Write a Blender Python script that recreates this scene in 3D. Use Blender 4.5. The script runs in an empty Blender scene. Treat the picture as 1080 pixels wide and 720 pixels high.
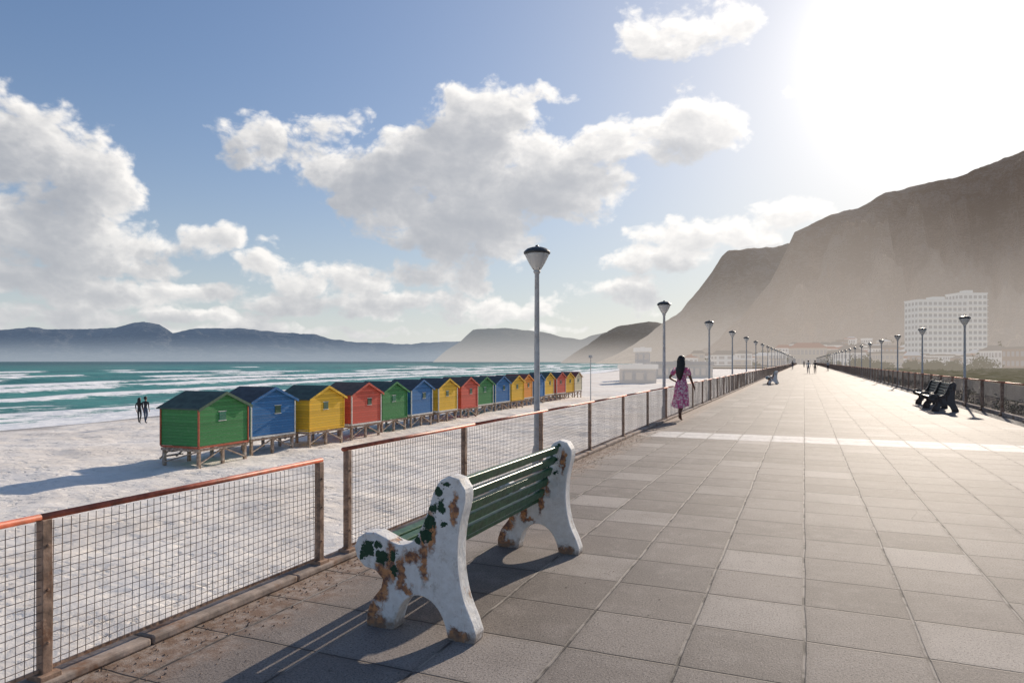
import bpy, bmesh, math, random
import numpy as np
from mathutils import Vector, Matrix
random.seed(7); np.random.seed(7)
TH=math.radians(23.16); CT,ST=math.cos(TH),math.sin(TH); CH=1.58; F=720.0; HY=381.0
SUN_EL=math.radians(22.0); SUN_AZ=math.radians(8.6)
scene=bpy.context.scene

def wpt(px,py,D):
    r=(px-540)/F*D; z=CH+(HY-py)/F*D
    return (r*CT-D*ST, r*ST+D*CT, z)

# ------------------------------------------------------------ node helper
class G:
    def __init__(s,nt): s.nt=nt
    def n(s,t,ins=None,**props):
        nd=s.nt.nodes.new(t)
        for k,v in props.items(): setattr(nd,k,v)
        if ins:
            for k,v in ins.items(): s.put(nd.inputs[k],v)
        return nd
    def put(s,sock,v):
        if isinstance(v,bpy.types.NodeSocket): s.nt.links.new(v,sock)
        else:
            if isinstance(v,(tuple,list)) and len(v)==3 and sock.type=='RGBA': v=(*v,1)
            sock.default_value=v
    def m(s,op,*a,clamp=False):
        nd=s.n('ShaderNodeMath',operation=op); nd.use_clamp=clamp
        for i,x in enumerate(a): s.put(nd.inputs[i],x)
        return nd.outputs[0]
    def v(s,op,*a):
        nd=s.n('ShaderNodeVectorMath',operation=op)
        for i,x in enumerate(a): s.put(nd.inputs[i],x)
        return nd.outputs[1] if op in('DOT_PRODUCT','LENGTH','DISTANCE') else nd.outputs[0]
    def mix(s,f,a,b,blend='MIX'):
        nd=s.n('ShaderNodeMix',data_type='RGBA',blend_type=blend)
        s.put(nd.inputs[0],f); s.put(nd.inputs[6],a); s.put(nd.inputs[7],b)
        return nd.outputs[2]
    def noise(s,vec,scale,detail=4,rough=.55,dist=0,dim='3D'):
        nd=s.n('ShaderNodeTexNoise',noise_dimensions=dim)
        for k,v in{'Scale':scale,'Detail':detail,'Roughness':rough,'Distortion':dist}.items(): s.put(nd.inputs[k],v)
        if vec is not None: s.put(nd.inputs['Vector'],vec)
        return nd.outputs[0]
    def step(s,x,lo,hi,a=0.0,b=1.0):
        nd=s.n('ShaderNodeMapRange',{'Value':x,'From Min':lo,'From Max':hi,'To Min':a,'To Max':b},interpolation_type='SMOOTHSTEP')
        return nd.outputs[0]
    def xyz(s,v):
        nd=s.n('ShaderNodeSeparateXYZ',{0:v}); return nd.outputs
    def comb(s,x,y,z):
        return s.n('ShaderNodeCombineXYZ',{0:x,1:y,2:z}).outputs[0]
    def pos(s): return s.n('ShaderNodeNewGeometry').outputs['Position']
    def obj(s): return s.n('ShaderNodeTexCoord').outputs['Object']
    def bump(s,h,strength=.5,dist=.01):
        return s.n('ShaderNodeBump',{'Height':h,'Strength':strength,'Distance':dist}).outputs[0]

def newmat(name):
    m=bpy.data.materials.new(name); m.use_nodes=True
    nt=m.node_tree; nt.nodes.clear(); g=G(nt)
    out=g.n('ShaderNodeOutputMaterial')
    return m,g,out
def principled(g,out,color,rough=.6,normal=None,spec=.4,metal=0.0,**kw):
    b=g.n('ShaderNodeBsdfPrincipled')
    g.put(b.inputs['Base Color'],color); g.put(b.inputs['Roughness'],rough)
    g.put(b.inputs['Specular IOR Level'],spec); g.put(b.inputs['Metallic'],metal)
    for k,v in kw.items(): g.put(b.inputs[k],v)
    if normal is not None: g.put(b.inputs['Normal'],normal)
    g.nt.links.new(b.outputs[0],out.inputs[0]); return b
def simple(name,col,rough=.6,var=.25,scale=8,metal=0.0,spec=.4,bump=.2,dirt=None):
    m,g,out=newmat(name); p=g.obj()
    n=g.noise(p,scale,6,.6)
    c=g.mix(g.step(n,.3,.7),tuple(x*(1-var) for x in col),tuple(min(1,x*(1+var)) for x in col))
    if dirt:
        c=g.mix(g.step(g.noise(p,scale*.45,5,.7),.5,.68),c,dirt)
    principled(g,out,c,rough,g.bump(n,bump,.01),spec,metal); return m

# ------------------------------------------------------------ mesh helper
def link(o,parent=None):
    scene.collection.objects.link(o)
    if parent: o.parent=parent
    return o
def empty(name,loc=(0,0,0),rotz=0):
    e=bpy.data.objects.new(name,None); e.empty_display_size=.3; link(e)
    e.location=loc; e.rotation_euler=(0,0,rotz); return e
def mesh_obj(name,verts,faces,mat,parent=None,smooth=False,loc=None):
    me=bpy.data.meshes.new(name)
    me.from_pydata([tuple(v) for v in verts],[],faces); me.update()
    if smooth: me.polygons.foreach_set('use_smooth',[True]*len(me.polygons))
    mats=mat if isinstance(mat,list) else [mat]
    for m in mats: me.materials.append(m)
    o=bpy.data.objects.new(name,me); link(o,parent)
    if loc: o.location=loc
    return o
def share(name,me,parent=None,loc=None):
    o=bpy.data.objects.new(name,me); link(o,parent)
    if loc: o.location=loc
    return o
class MB:
    def __init__(s): s.v=[]; s.f=[]
    def box(s,a,b,M=None):
        i=len(s.v)
        P=[(a[0],a[1],a[2]),(b[0],a[1],a[2]),(b[0],b[1],a[2]),(a[0],b[1],a[2]),
           (a[0],a[1],b[2]),(b[0],a[1],b[2]),(b[0],b[1],b[2]),(a[0],b[1],b[2])]
        if M: P=[tuple(M@Vector(p)) for p in P]
        s.v+=P
        s.f+=[(i,i+3,i+2,i+1),(i+4,i+5,i+6,i+7),(i,i+1,i+5,i+4),(i+1,i+2,i+6,i+5),(i+2,i+3,i+7,i+6),(i+3,i,i+4,i+7)]
    def tube(s,p0,p1,r0,r1=None,n=8,caps=True):
        if r1 is None: r1=r0
        p0=Vector(p0);p1=Vector(p1);d=(p1-p0).normalized()
        a=d.cross(Vector((0,0,1)))
        if a.length<.01: a=Vector((1,0,0))
        a.normalize(); b=d.cross(a); i=len(s.v)
        for p,r in((p0,r0),(p1,r1)):
            for k in range(n):
                t=2*math.pi*(k+.5)/n; s.v.append(tuple(p+a*math.cos(t)*r+b*math.sin(t)*r))
        for k in range(n):
            k2=(k+1)%n; s.f.append((i+k,i+k2,i+n+k2,i+n+k))
        if caps:
            s.f.append(tuple(i+k for k in range(n))[::-1]); s.f.append(tuple(i+n+k for k in range(n)))
    def lathe(s,prof,n=20,c=(0,0)):
        i=len(s.v)
        for r,z in prof:
            for k in range(n):
                t=2*math.pi*k/n; s.v.append((c[0]+r*math.cos(t),c[1]+r*math.sin(t),z))
        for j in range(len(prof)-1):
            for k in range(n):
                k2=(k+1)%n; s.f.append((i+j*n+k,i+j*n+k2,i+(j+1)*n+k2,i+(j+1)*n+k))
    def obj(s,name,mat,parent=None,smooth=False,loc=None,bevel=0):
        o=mesh_obj(name,s.v,s.f,mat,parent,smooth,loc)
        if bevel:
            b=o.modifiers.new('bevel','BEVEL'); b.width=bevel; b.segments=2; b.limit_method='ANGLE'
        return o

# numpy noise
def _h(ix,iy,seed):
    n=(ix.astype(np.int64)*374761393+iy.astype(np.int64)*668265263+seed*1442695041)&0x7fffffff
    n=((n^(n>>13))*1274126177)&0x7fffffff
    return ((n^(n>>16))&0xffff)/65535.0
def vn(x,y,seed=0):
    x=np.asarray(x,float);y=np.asarray(y,float)
    ix=np.floor(x);iy=np.floor(y);fx=x-ix;fy=y-iy
    fx=fx*fx*(3-2*fx);fy=fy*fy*(3-2*fy)
    a=_h(ix,iy,seed);b=_h(ix+1,iy,seed);c=_h(ix,iy+1,seed);d=_h(ix+1,iy+1,seed)
    return (a*(1-fx)+b*fx)*(1-fy)+(c*(1-fx)+d*fx)*fy
def fbm(x,y,o=5,seed=0):
    s=0;a=.5;t=0
    for i in range(o):
        s=s+a*vn(x*2**i,y*2**i,seed+i);t+=a;a*=.5
    return s/t
def grid_obj(name,X,Y,Z,mat,smooth=True,attr=None,parent=None):
    r,c=X.shape
    V=np.stack([X,Y,Z],-1).reshape(-1,3)
    I=np.arange(r*c).reshape(r,c)
    Fq=np.stack([I[:-1,:-1],I[:-1,1:],I[1:,1:],I[1:,:-1]],-1).reshape(-1,4)
    me=bpy.data.meshes.new(name)
    me.vertices.add(len(V)); me.vertices.foreach_set('co',V.ravel())
    me.loops.add(Fq.size); me.loops.foreach_set('vertex_index',Fq.ravel().astype(np.int32))
    me.polygons.add(len(Fq)); me.polygons.foreach_set('loop_start',np.arange(0,Fq.size,4,dtype=np.int32))
    try: me.polygons.foreach_set('loop_total',np.full(len(Fq),4,dtype=np.int32))
    except Exception: pass
    me.update(calc_edges=True); me.validate()
    me.polygons.foreach_set('use_smooth',[smooth]*len(me.polygons))
    if attr is not None:
        at=me.attributes.new('foam','FLOAT','POINT'); at.data.foreach_set('value',attr.ravel().astype(np.float32))
    me.materials.append(mat)
    o=bpy.data.objects.new(name,me); link(o,parent); return o

# ============================================================ WORLD
def build_world():
    w=bpy.data.worlds.new("World"); scene.world=w; w.use_nodes=True
    nt=w.node_tree; nt.nodes.clear(); g=G(nt)
    out=g.n('ShaderNodeOutputWorld'); bg=g.n('ShaderNodeBackground')
    sky=g.n('ShaderNodeTexSky'); sky.sky_type='NISHITA'; sky.sun_disc=False
    sky.sun_elevation=SUN_EL; sky.sun_rotation=SUN_AZ; sky.dust_density=.8; sky.air_density=1.0; sky.ozone_density=1.4; sky.altitude=0
    d=g.n('ShaderNodeTexCoord').outputs['Generated']
    x,y,z=g.xyz(d)
    h=g.m('SQRT',g.m('ADD',g.m('MULTIPLY',x,x),g.m('MULTIPLY',y,y)))
    az=g.m('ARCTAN2',x,y); vv=g.m('DIVIDE',z,g.m('MAXIMUM',h,.02))
    uv=g.comb(az,vv,0.0)
    B=[(25,165,88,50,1.0),(95,195,56,40,.95),(40,250,140,42,.95),(130,275,60,25,.8),(60,310,150,22,.95),(200,308,90,15,.8),(20,335,120,12,.85),(150,333,120,11,.85),
       (242,256,42,18,.85),(275,150,50,24,.75),(340,160,60,40,.85),(395,190,48,40,.95),(440,180,60,48,1.0),(500,140,58,48,1.1),(515,185,90,62,1.15),(575,190,72,48,1.0),
       (622,207,50,24,.85),(480,240,92,42,1.05),(450,285,80,26,.85),(340,295,75,20,.85),(290,285,40,16,.75),(420,315,110,12,.65),(330,320,100,13,.75),
       (555,102,40,11,.6),(715,32,75,28,.75),(765,20,40,16,.65),(690,150,80,24,.95),(735,130,48,26,.9),(620,160,35,12,.6),
       (750,245,80,28,.85),(700,275,60,16,.75),(815,225,55,18,.75),(640,310,70,14,.65),(560,330,120,10,.5),(985,8,45,14,.55),(840,95,18,7,.5),
       (180,347,240,8,.65),(600,352,160,6,.45),(735,85,36,16,.5)]
    grp=bpy.data.node_groups.new('cloud_density','ShaderNodeTree')
    grp.interface.new_socket('P',in_out='INPUT',socket_type='NodeSocketVector')
    grp.interface.new_socket('D',in_out='OUTPUT',socket_type='NodeSocketFloat')
    q=G(grp); gi=q.n('NodeGroupInput'); go=q.n('NodeGroupOutput'); P=gi.outputs[0]
    wn=q.n('ShaderNodeTexNoise',noise_dimensions='2D'); q.put(wn.inputs['Vector'],P); wn.inputs['Scale'].default_value=9; wn.inputs['Detail'].default_value=3
    wv=q.v('MULTIPLY',q.v('SUBTRACT',wn.outputs['Color'],(.5,.5,.5)),(.10,.07,0))
    P2=q.v('ADD',P,wv)
    cur=None
    for px,py,rx,ry,wt in B:
        r=(px-540)/F; a=math.atan(r)-TH; v=((HY-py)/F)/math.sqrt(1+r*r)
        sx=(F*(1+r*r))/(rx*1.15); sy=F*math.sqrt(1+r*r)/(ry*1.15)
        e=q.v('MULTIPLY_ADD',P2,(sx,sy,0),(-a*sx,-v*sy,0))
        dd=q.v('DOT_PRODUCT',e,e)
        b=q.m('MULTIPLY_ADD',dd,-wt*.85,wt)
        cur=b if cur is None else q.m('MAXIMUM',cur,b)
    Ps=q.v('MULTIPLY',q.v('ADD',P,q.v('MULTIPLY',wv,(.35,.35,0))),(1,1.35,1))
    n1=q.noise(Ps,8.0,8,.62,dim='2D')
    vo=q.n('ShaderNodeTexVoronoi',{'Vector':Ps,'Scale':15.0,'Detail':3.0,'Roughness':.62},voronoi_dimensions='2D',normalize=True).outputs['Distance']
    nn=q.m('ADD',q.m('MULTIPLY',q.m('SUBTRACT',n1,.5),2.3),q.m('MULTIPLY',q.m('SUBTRACT',.33,vo),1.5))
    D=q.m('ADD',q.m('MAXIMUM',cur,-.9),nn)
    q.put(go.inputs[0],q.m('SUBTRACT',D,.25))
    def dens(p):
        nd=g.n('ShaderNodeGroup'); nd.node_tree=grp; g.put(nd.inputs[0],p); return nd.outputs[0]
    D0=dens(uv)
    sunp=(SUN_AZ-.1,math.tan(SUN_EL)+.45,0)
    sd=g.v('NORMALIZE',g.v('SUBTRACT',sunp,uv))
    T=None
    for o,wt in((.013,.9),(.06,1.2)):
        s=g.m('MULTIPLY',g.m('MAXIMUM',dens(g.v('MULTIPLY_ADD',sd,(o,o,o),uv)),0.0),wt)
        T=s if T is None else g.m('ADD',T,s)
    light=g.m('EXPONENT',g.m('MULTIPLY',T,-1.2))
    alpha=g.step(D0,-.06,.42)
    sdir=(math.sin(SUN_AZ)*math.cos(SUN_EL),math.cos(SUN_AZ)*math.cos(SUN_EL),math.sin(SUN_EL))
    cs=g.m('MAXIMUM',g.v('DOT_PRODUCT',d,sdir),0.0)
    gl1=g.m('POWER',cs,260.0); gl2=g.m('POWER',cs,38.0); gl3=g.m('POWER',cs,5.0)
    glow=g.m('ADD',g.m('ADD',g.m('MULTIPLY',gl1,9.0),g.m('MULTIPLY',gl2,1.7)),g.m('MULTIPLY',gl3,1.1))
    glc=g.v('MULTIPLY',g.comb(glow,glow,glow),(1.0,.95,.90))
    hz=g.m('EXPONENT',g.m('MULTIPLY',g.m('ABSOLUTE',vv),-8.5))
    raw=g.v('MULTIPLY',sky.outputs[0],(.72,.80,.93))
    lum=g.v('DOT_PRODUCT',raw,(.3,.5,.2))
    k=g.m('DIVIDE',1.2,g.m('ADD',1.0,g.m('MULTIPLY',lum,.175)))
    skyc=g.v('MULTIPLY',raw,g.comb(k,k,k))
    base=g.mix(g.m('MULTIPLY',hz,.88,clamp=True),skyc,(5.3,5.5,5.65))
    base=g.v('ADD',base,glc)
    cb=g.m('ADD',light,g.m('MULTIPLY',gl3,.20))
    cloud=g.mix(g.m('MINIMUM',cb,1.0),(2.15,2.35,2.75),(7.3,7.05,6.75))
    cloud=g.v('ADD',cloud,g.v('MULTIPLY',glc,(.7,.7,.7)))
    cloud=g.mix(g.m('MULTIPLY',hz,.45,clamp=True),cloud,(5.9,5.95,5.9))
    a2=g.m('MULTIPLY',alpha,g.step(vv,.0,.03))
    col=g.mix(g.m('MULTIPLY',a2,.96),base,cloud)
    g.put(bg.inputs[0],col); bg.inputs[1].default_value=.142
    nt.links.new(bg.outputs[0],out.inputs[0])
build_world()
sun=bpy.data.lights.new('sun','SUN'); sun.energy=4.8; sun.angle=math.radians(.55); sun.color=(1,.87,.72)
so=bpy.data.objects.new('sun',sun); link(so)
sd=Vector((math.sin(SUN_AZ)*math.cos(SUN_EL),math.cos(SUN_AZ)*math.cos(SUN_EL),math.sin(SUN_EL)))
so.rotation_euler=sd.to_track_quat('Z','Y').to_euler(); so.location=(20,60,40)

# ============================================================ CAMERA
cd=bpy.data.cameras.new('camera'); cam=bpy.data.objects.new('camera',cd); link(cam)
cam.location=(0,0,CH); cam.rotation_euler=(math.radians(90),0,TH)
cd.sensor_width=36; cd.lens=24; cd.shift_y=21/1080; cd.clip_start=.05; cd.clip_end=90000
scene.camera=cam
scene.view_settings.view_transform='Standard'; scene.view_settings.look='None'; scene.view_settings.exposure=0

# ============================================================ MATERIALS
def mat_promenade():
    m,g,out=newmat('promenade_paving'); p=g.pos()
    wob=g.v('MULTIPLY',g.v('SUBTRACT',g.n('ShaderNodeTexNoise',{'Vector':p,'Scale':1.3,'Detail':4.0}).outputs['Color'],(.5,.5,.5)),(.035,.035,0))
    x,y,z=g.xyz(g.v('ADD',p,wob))
    sx=g.m('DIVIDE',x,.61); col_id=g.m('FLOOR',sx)
    sy=g.m('DIVIDE',y,.60); row=g.m('FLOOR',sy)
    ex=g.m('MULTIPLY',g.m('SUBTRACT',.5,g.m('ABSOLUTE',g.m('SUBTRACT',g.m('FRACT',sx),.5))),.61)
    ey=g.m('MULTIPLY',g.m('SUBTRACT',.5,g.m('ABSOLUTE',g.m('SUBTRACT',g.m('FRACT',sy),.5))),.60)
    e=g.m('MINIMUM',ex,ey)
    jx=g.step(ex,.004,.012,1,0); jy=g.step(ey,.002,.009,1,0); joint=g.m('MAXIMUM',jx,jy); edge=g.step(e,.0,.06,1,0)
    rnd=g.n('ShaderNodeTexWhiteNoise',{'Vector':g.comb(col_id,row,0.0)},noise_dimensions='3D')
    r1=rnd.outputs[0]; r2=g.xyz(rnd.outputs[1])[1]
    base=g.mix(r1,(.185,.155,.134),(.30,.258,.228))
    base=g.mix(g.step(r2,.88,.92,0,.8),base,(.42,.37,.33))
    base=g.mix(g.step(r2,.04,.16,.6,0),base,(.13,.11,.098))
    st=g.noise(p,.55,6,.65); base=g.mix(g.step(st,.40,.70,0,.65),base,(.135,.112,.097))
    s2=g.noise(p,3.2,7,.75); base=g.mix(g.step(s2,.45,.72,0,.5),base,(.36,.315,.28))
    s3=g.noise(p,9,6,.75); base=g.mix(g.step(s3,.55,.72,0,.5),base,(.10,.085,.075))
    sp=g.noise(p,80,4,.8); base=g.mix(g.step(sp,.36,.5,.8,0),base,(.05,.042,.038)); base=g.mix(g.step(sp,.58,.70,0,.75),base,(.55,.50,.45))
    spots=g.n('ShaderNodeTexVoronoi',{'Vector':p,'Scale':5.5}).outputs['Distance']
    base=g.mix(g.step(spots,.03,.08,.55,0),base,(.07,.06,.05))
    band=g.m('MULTIPLY',g.step(y,14.38,14.40),g.step(y,15.58,15.60,1,0))
    wear=g.step(g.noise(p,7,7,.75),.38,.62,1,.6)
    base=g.mix(g.m('MULTIPLY',g.m('MULTIPLY',band,wear),.95),base,(.78,.74,.69))
    strip=g.m('MULTIPLY',g.step(g.m('ADD',x,g.m('MULTIPLY',g.m('SUBTRACT',g.noise(p,2.5,6,.7),.5),.9)),-3.15,-2.75,1,0),.8)
    base=g.mix(strip,base,g.mix(g.step(g.noise(p,11,5,.7),.4,.65),(.25,.155,.10),(.44,.36,.30)))
    crack=g.n('ShaderNodeTexVoronoi',{'Vector':g.v('ADD',p,g.v('MULTIPLY',wob,(9,9,0))),'Scale':.9},feature='DISTANCE_TO_EDGE').outputs['Distance']
    cm=g.m('MULTIPLY',g.step(crack,.001,.006,1,0),g.step(g.noise(p,.7,2),.58,.66))
    base=g.mix(g.m('MULTIPLY',cm,.6),base,(.09,.08,.07))
    jm=g.m('MULTIPLY',jy,g.step(g.noise(p,1.7,3),.25,.5,.45,1.0))
    base=g.mix(jm,base,(.06,.05,.043))
    jcx=g.mix(g.step(g.noise(p,4,4),.40,.55),(.06,.05,.043),(.40,.35,.30))
    base=g.mix(jx,base,jcx)
    base=g.mix(g.m('MULTIPLY',edge,.3),base,(.09,.077,.067))
    hgt=g.m('ADD',g.m('MULTIPLY',joint,-1.0),g.m('ADD',g.m('MULTIPLY',sp,.7),g.m('ADD',g.m('MULTIPLY',s2,.6),g.m('MULTIPLY',r1,.7))))
    principled(g,out,base,.72,g.bump(hgt,.6,.011),.28); return m
def mat_sand():
    m,g,out=newmat('sand'); p=g.pos(); x,y,z=g.xyz(p)
    n=g.noise(p,.25,7,.6); c=g.mix(g.step(n,.3,.7),(.82,.745,.655),(.94,.885,.81))
    n2=g.noise(p,3.5,6,.7); c=g.mix(g.step(n2,.48,.72,0,.45),c,(.60,.53,.45))
    deb=g.noise(p,1.1,9,.8); c=g.mix(g.m('MULTIPLY',g.step(deb,.57,.66),.55),c,(.42,.34,.26))
    wet=g.step(g.m('ADD',z,g.m('MULTIPLY',g.m('SUBTRACT',n,.5),.25)),-3.32,-3.10,1,0)
    c=g.mix(wet,c,(.32,.27,.23))
    warp=g.v('ADD',p,g.v('MULTIPLY',g.comb(n2,n,0.0),(.8,.8,0)))
    foot=g.n('ShaderNodeTexVoronoi',{'Vector':warp,'Scale':3.4}).outputs['Distance']
    foot2=g.n('ShaderNodeTexVoronoi',{'Vector':warp,'Scale':1.25}).outputs['Distance']
    pm=g.step(g.noise(p,.35,4),.4,.6)
    dep=g.m('ADD',g.m('MULTIPLY',g.step(foot,.0,.36),g.m('ADD',.35,g.m('MULTIPLY',pm,.9))),g.m('MULTIPLY',g.step(foot2,.0,.4),.9))
    h=g.m('ADD',dep,g.m('ADD',n2,g.m('MULTIPLY',g.noise(p,30,4,.7),.25)))
    principled(g,out,c,g.step(wet,0,1,.9,.35),g.bump(h,.65,.055),.3); return m
def mat_sea(foam):
    m,g,out=newmat('sea_water'+('_surf' if foam else '')); p=g.pos(); x,y,z=g.xyz(p)
    n=g.noise(g.v('MULTIPLY',p,(1,.35,1)),.08,6,.6)
    c=g.mix(g.step(n,.35,.65),(.012,.15,.145),(.05,.27,.24))
    far=g.step(x,-1500,-250,1,0); c=g.mix(far,c,(.008,.095,.11))
    h=g.m('ADD',g.noise(g.v('MULTIPLY',p,(1,.4,1)),.55,7,.65),g.m('MULTIPLY',g.noise(p,.09,3),1.5))
    cap=g.noise(g.v('MULTIPLY',p,(.55,.10,1)),.22,8,.7)
    fm=g.step(cap,.655,.69)
    if foam:
        a=g.n('ShaderNodeAttribute',attribute_name='foam').outputs['Fac']
        fn=g.noise(g.v('MULTIPLY',p,(1,.35,1)),.7,8,.75)
        fm=g.m('MAXIMUM',fm,g.step(g.m('ADD',a,g.m('MULTIPLY',g.m('SUBTRACT',fn,.5),1.5)),.42,.62))
    c=g.mix(fm,c,(.93,.93,.92))
    rr=g.m('ADD',.4,g.m('MULTIPLY',fm,.5))
    principled(g,out,c,rr,g.bump(h,.9,.6),.13); return m
def haze_mat(name,rock1,rock2,haze_lo,haze_hi,f_lo,f_hi,zlo,zhi,scale,azwarm=None,bump=30,tmod=.08,ctr=(.44,.56)):  # rock mixed with emission as painted aerial haze, varied by height and azimuth
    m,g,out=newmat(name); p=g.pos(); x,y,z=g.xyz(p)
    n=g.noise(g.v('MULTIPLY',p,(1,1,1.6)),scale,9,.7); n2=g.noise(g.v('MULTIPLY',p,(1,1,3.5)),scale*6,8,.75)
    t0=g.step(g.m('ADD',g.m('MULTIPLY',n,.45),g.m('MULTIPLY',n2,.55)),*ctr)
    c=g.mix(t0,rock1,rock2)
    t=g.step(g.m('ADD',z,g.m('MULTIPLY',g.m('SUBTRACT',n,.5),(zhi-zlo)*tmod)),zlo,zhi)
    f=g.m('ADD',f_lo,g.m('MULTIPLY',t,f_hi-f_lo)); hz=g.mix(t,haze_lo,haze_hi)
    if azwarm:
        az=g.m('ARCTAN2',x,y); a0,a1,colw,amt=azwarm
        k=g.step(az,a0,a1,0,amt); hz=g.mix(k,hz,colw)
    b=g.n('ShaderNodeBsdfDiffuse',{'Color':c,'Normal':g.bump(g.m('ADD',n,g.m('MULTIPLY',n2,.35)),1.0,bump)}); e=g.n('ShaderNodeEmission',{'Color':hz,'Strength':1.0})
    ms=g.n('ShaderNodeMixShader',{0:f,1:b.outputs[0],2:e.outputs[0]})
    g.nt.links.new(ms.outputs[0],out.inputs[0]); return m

# ============================================================ PROMENADE
XL,XR=-3.48,5.38
M_prom=mat_promenade()
b=MB()
ys=[-8,0,5,10,15,20,30,45,70,100,150,220,300,380]
for i in range(len(ys)-1):
    k=len(b.v); b.v+=[(XL,ys[i],0),(XR,ys[i],0),(XR,ys[i+1],0),(XL,ys[i+1],0)]; b.f.append((k,k+1,k+2,k+3))
M_wall=simple('sea_wall_concrete',(.33,.30,.27),.85,.3,1.5,bump=.5,dirt=(.16,.13,.11))
prom=b.obj('promenade',M_prom)
b=MB(); b.box((XL-.02,-8,-3.2),(XL+.28,380,-.006)); b.obj('sea_wall',M_wall)
b=MB(); b.box((XR-.28,-8,-2.2),(XR+.02,380,-.006)); b.obj('retaining_wall',M_wall)
M_kerb=simple('kerb_concrete',(.36,.29,.24),.9,.35,6,bump=.8,dirt=(.24,.13,.075))
b=MB()
y=-8.0
while y<380:
    L=1.19 if y<60 else 6
    b.box((XL-.02,y,.002),(XL+.15,y+L-.012,.045+.015*random.random())); y+=L
b.obj('kerb',M_kerb,bevel=.012)
b=MB(); y=-8.0
while y<380:
    L=1.5 if y<60 else 8
    b.box((XR-.14,y,.002),(XR+.02,y+L-.012,.11)); y+=L
b.obj('kerb',M_kerb,bevel=.012)
M_grit=simple('grit',(.26,.17,.12),.9,.5,3)
V=[];Fc=[]
for i in range(2600):
    yy=random.uniform(.3,16); xx=XL+.16+abs(random.gauss(0,.22 if i<2200 else 1.6)); s=random.uniform(.002,.010 if i<2200 else .006)
    if xx>XR-.2: continue
    k=len(V); a=random.uniform(0,6)
    for j in range(3): V.append((xx+s*math.cos(a+j*2.1),yy+s*math.sin(a+j*2.1),.002))
    V.append((xx,yy,.002+s*.8)); Fc+=[(k,k+1,k+3),(k+1,k+2,k+3),(k+2,k,k+3)]
mesh_obj('grit',V,Fc,M_grit)

# ============================================================ FENCES
M_rust=simple('rusty_steel',(.36,.24,.17),.75,.4,14,metal=.1,bump=.5,dirt=(.22,.11,.06))
M_rail=simple('red_oxide_rail_paint',(.50,.125,.065),.5,.3,12,bump=.3,dirt=(.28,.11,.065))
M_wire=simple('fence_wire',(.20,.15,.12),.55,.3,20,metal=.3)
XF=-3.40
def build_fence(xf,y0,y1,posts,top,post_w=.025,hz0=.085,raildrop=0):
    e=empty('fence',(xf,y0,0))
    b=MB()
    for py in posts:
        w=post_w
        b.box((-w,py-y0-w,.0),(w,py-y0+w,top-.012-raildrop))
        b.box((-w*2.1,py-y0-w*2.1,.0),(w*2.1,py-y0+w*2.1,.07))
        for zz in(.25,.55,.8): b.tube((w-.002,py-y0,zz*top),(w+.008,py-y0,zz*top),.009,n=6)
    b.obj('posts',M_rust,e,bevel=.004)
    b=MB(); y=y0
    while y<y1-.01:
        yn=min(y+2.37,y1)
        b.tube((0,y-y0,top-raildrop),(0,yn-y0,top-raildrop),.017,n=10); y=yn
    b.obj('top_rail',M_rail,e,smooth=True)
    b=MB(); b.box((-.006,0,hz0-.008),(.006,y1-y0,hz0+.008)); b.obj('bottom_rail',M_rust,e)
    b=MB(); y=y0+.02
    while y<y1-.01:
        sp=.043 if y<45 else (.10 if y<110 else .3)
        r=.0020 if y<45 else (.003 if y<110 else .006)
        dx=.006*math.sin(y*1.7)+.004*math.sin(y*5.1)
        b.tube((.012+dx,y-y0+random.uniform(-.002,.002),hz0),(.012-dx*.5,y-y0+.008*math.sin(y*3),top-.02-raildrop),r,n=4,caps=False)
        y+=sp
    NK=18
    for k in range(1,NK):
        z=hz0+(top-raildrop-hz0-.02)*k/NK
        y=y0
        while y<y1-.01:
            st=.4 if y<30 else (2.4 if y<110 else 12); yn=min(y+st,y1)
            if y>=45 and k%2: y=yn; continue
            f=lambda q: .007*math.sin(q*2.9+k*.3)+.004*math.sin(q*7.3+k)
            r=.0020 if y<45 else .003
            b.tube((.016+.006*math.sin(y*1.7),y-y0,z+f(y)),(.016+.006*math.sin(yn*1.7),yn-y0,z+f(yn)),r,n=4,caps=False); y=yn
    b.obj('wire_mesh',M_wire,e)
    return e
build_fence(XF,-2.6,4.24,[-2.58,-.2,2.16,4.21],.86,raildrop=.035)
build_fence(XF,4.50,372,[4.56]+[6.62+2.37*i for i in range(154)],.875)
build_fence(5.26,2,372,[2.1+2.4*i for i in range(154)],.98,post_w=.04)

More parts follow.
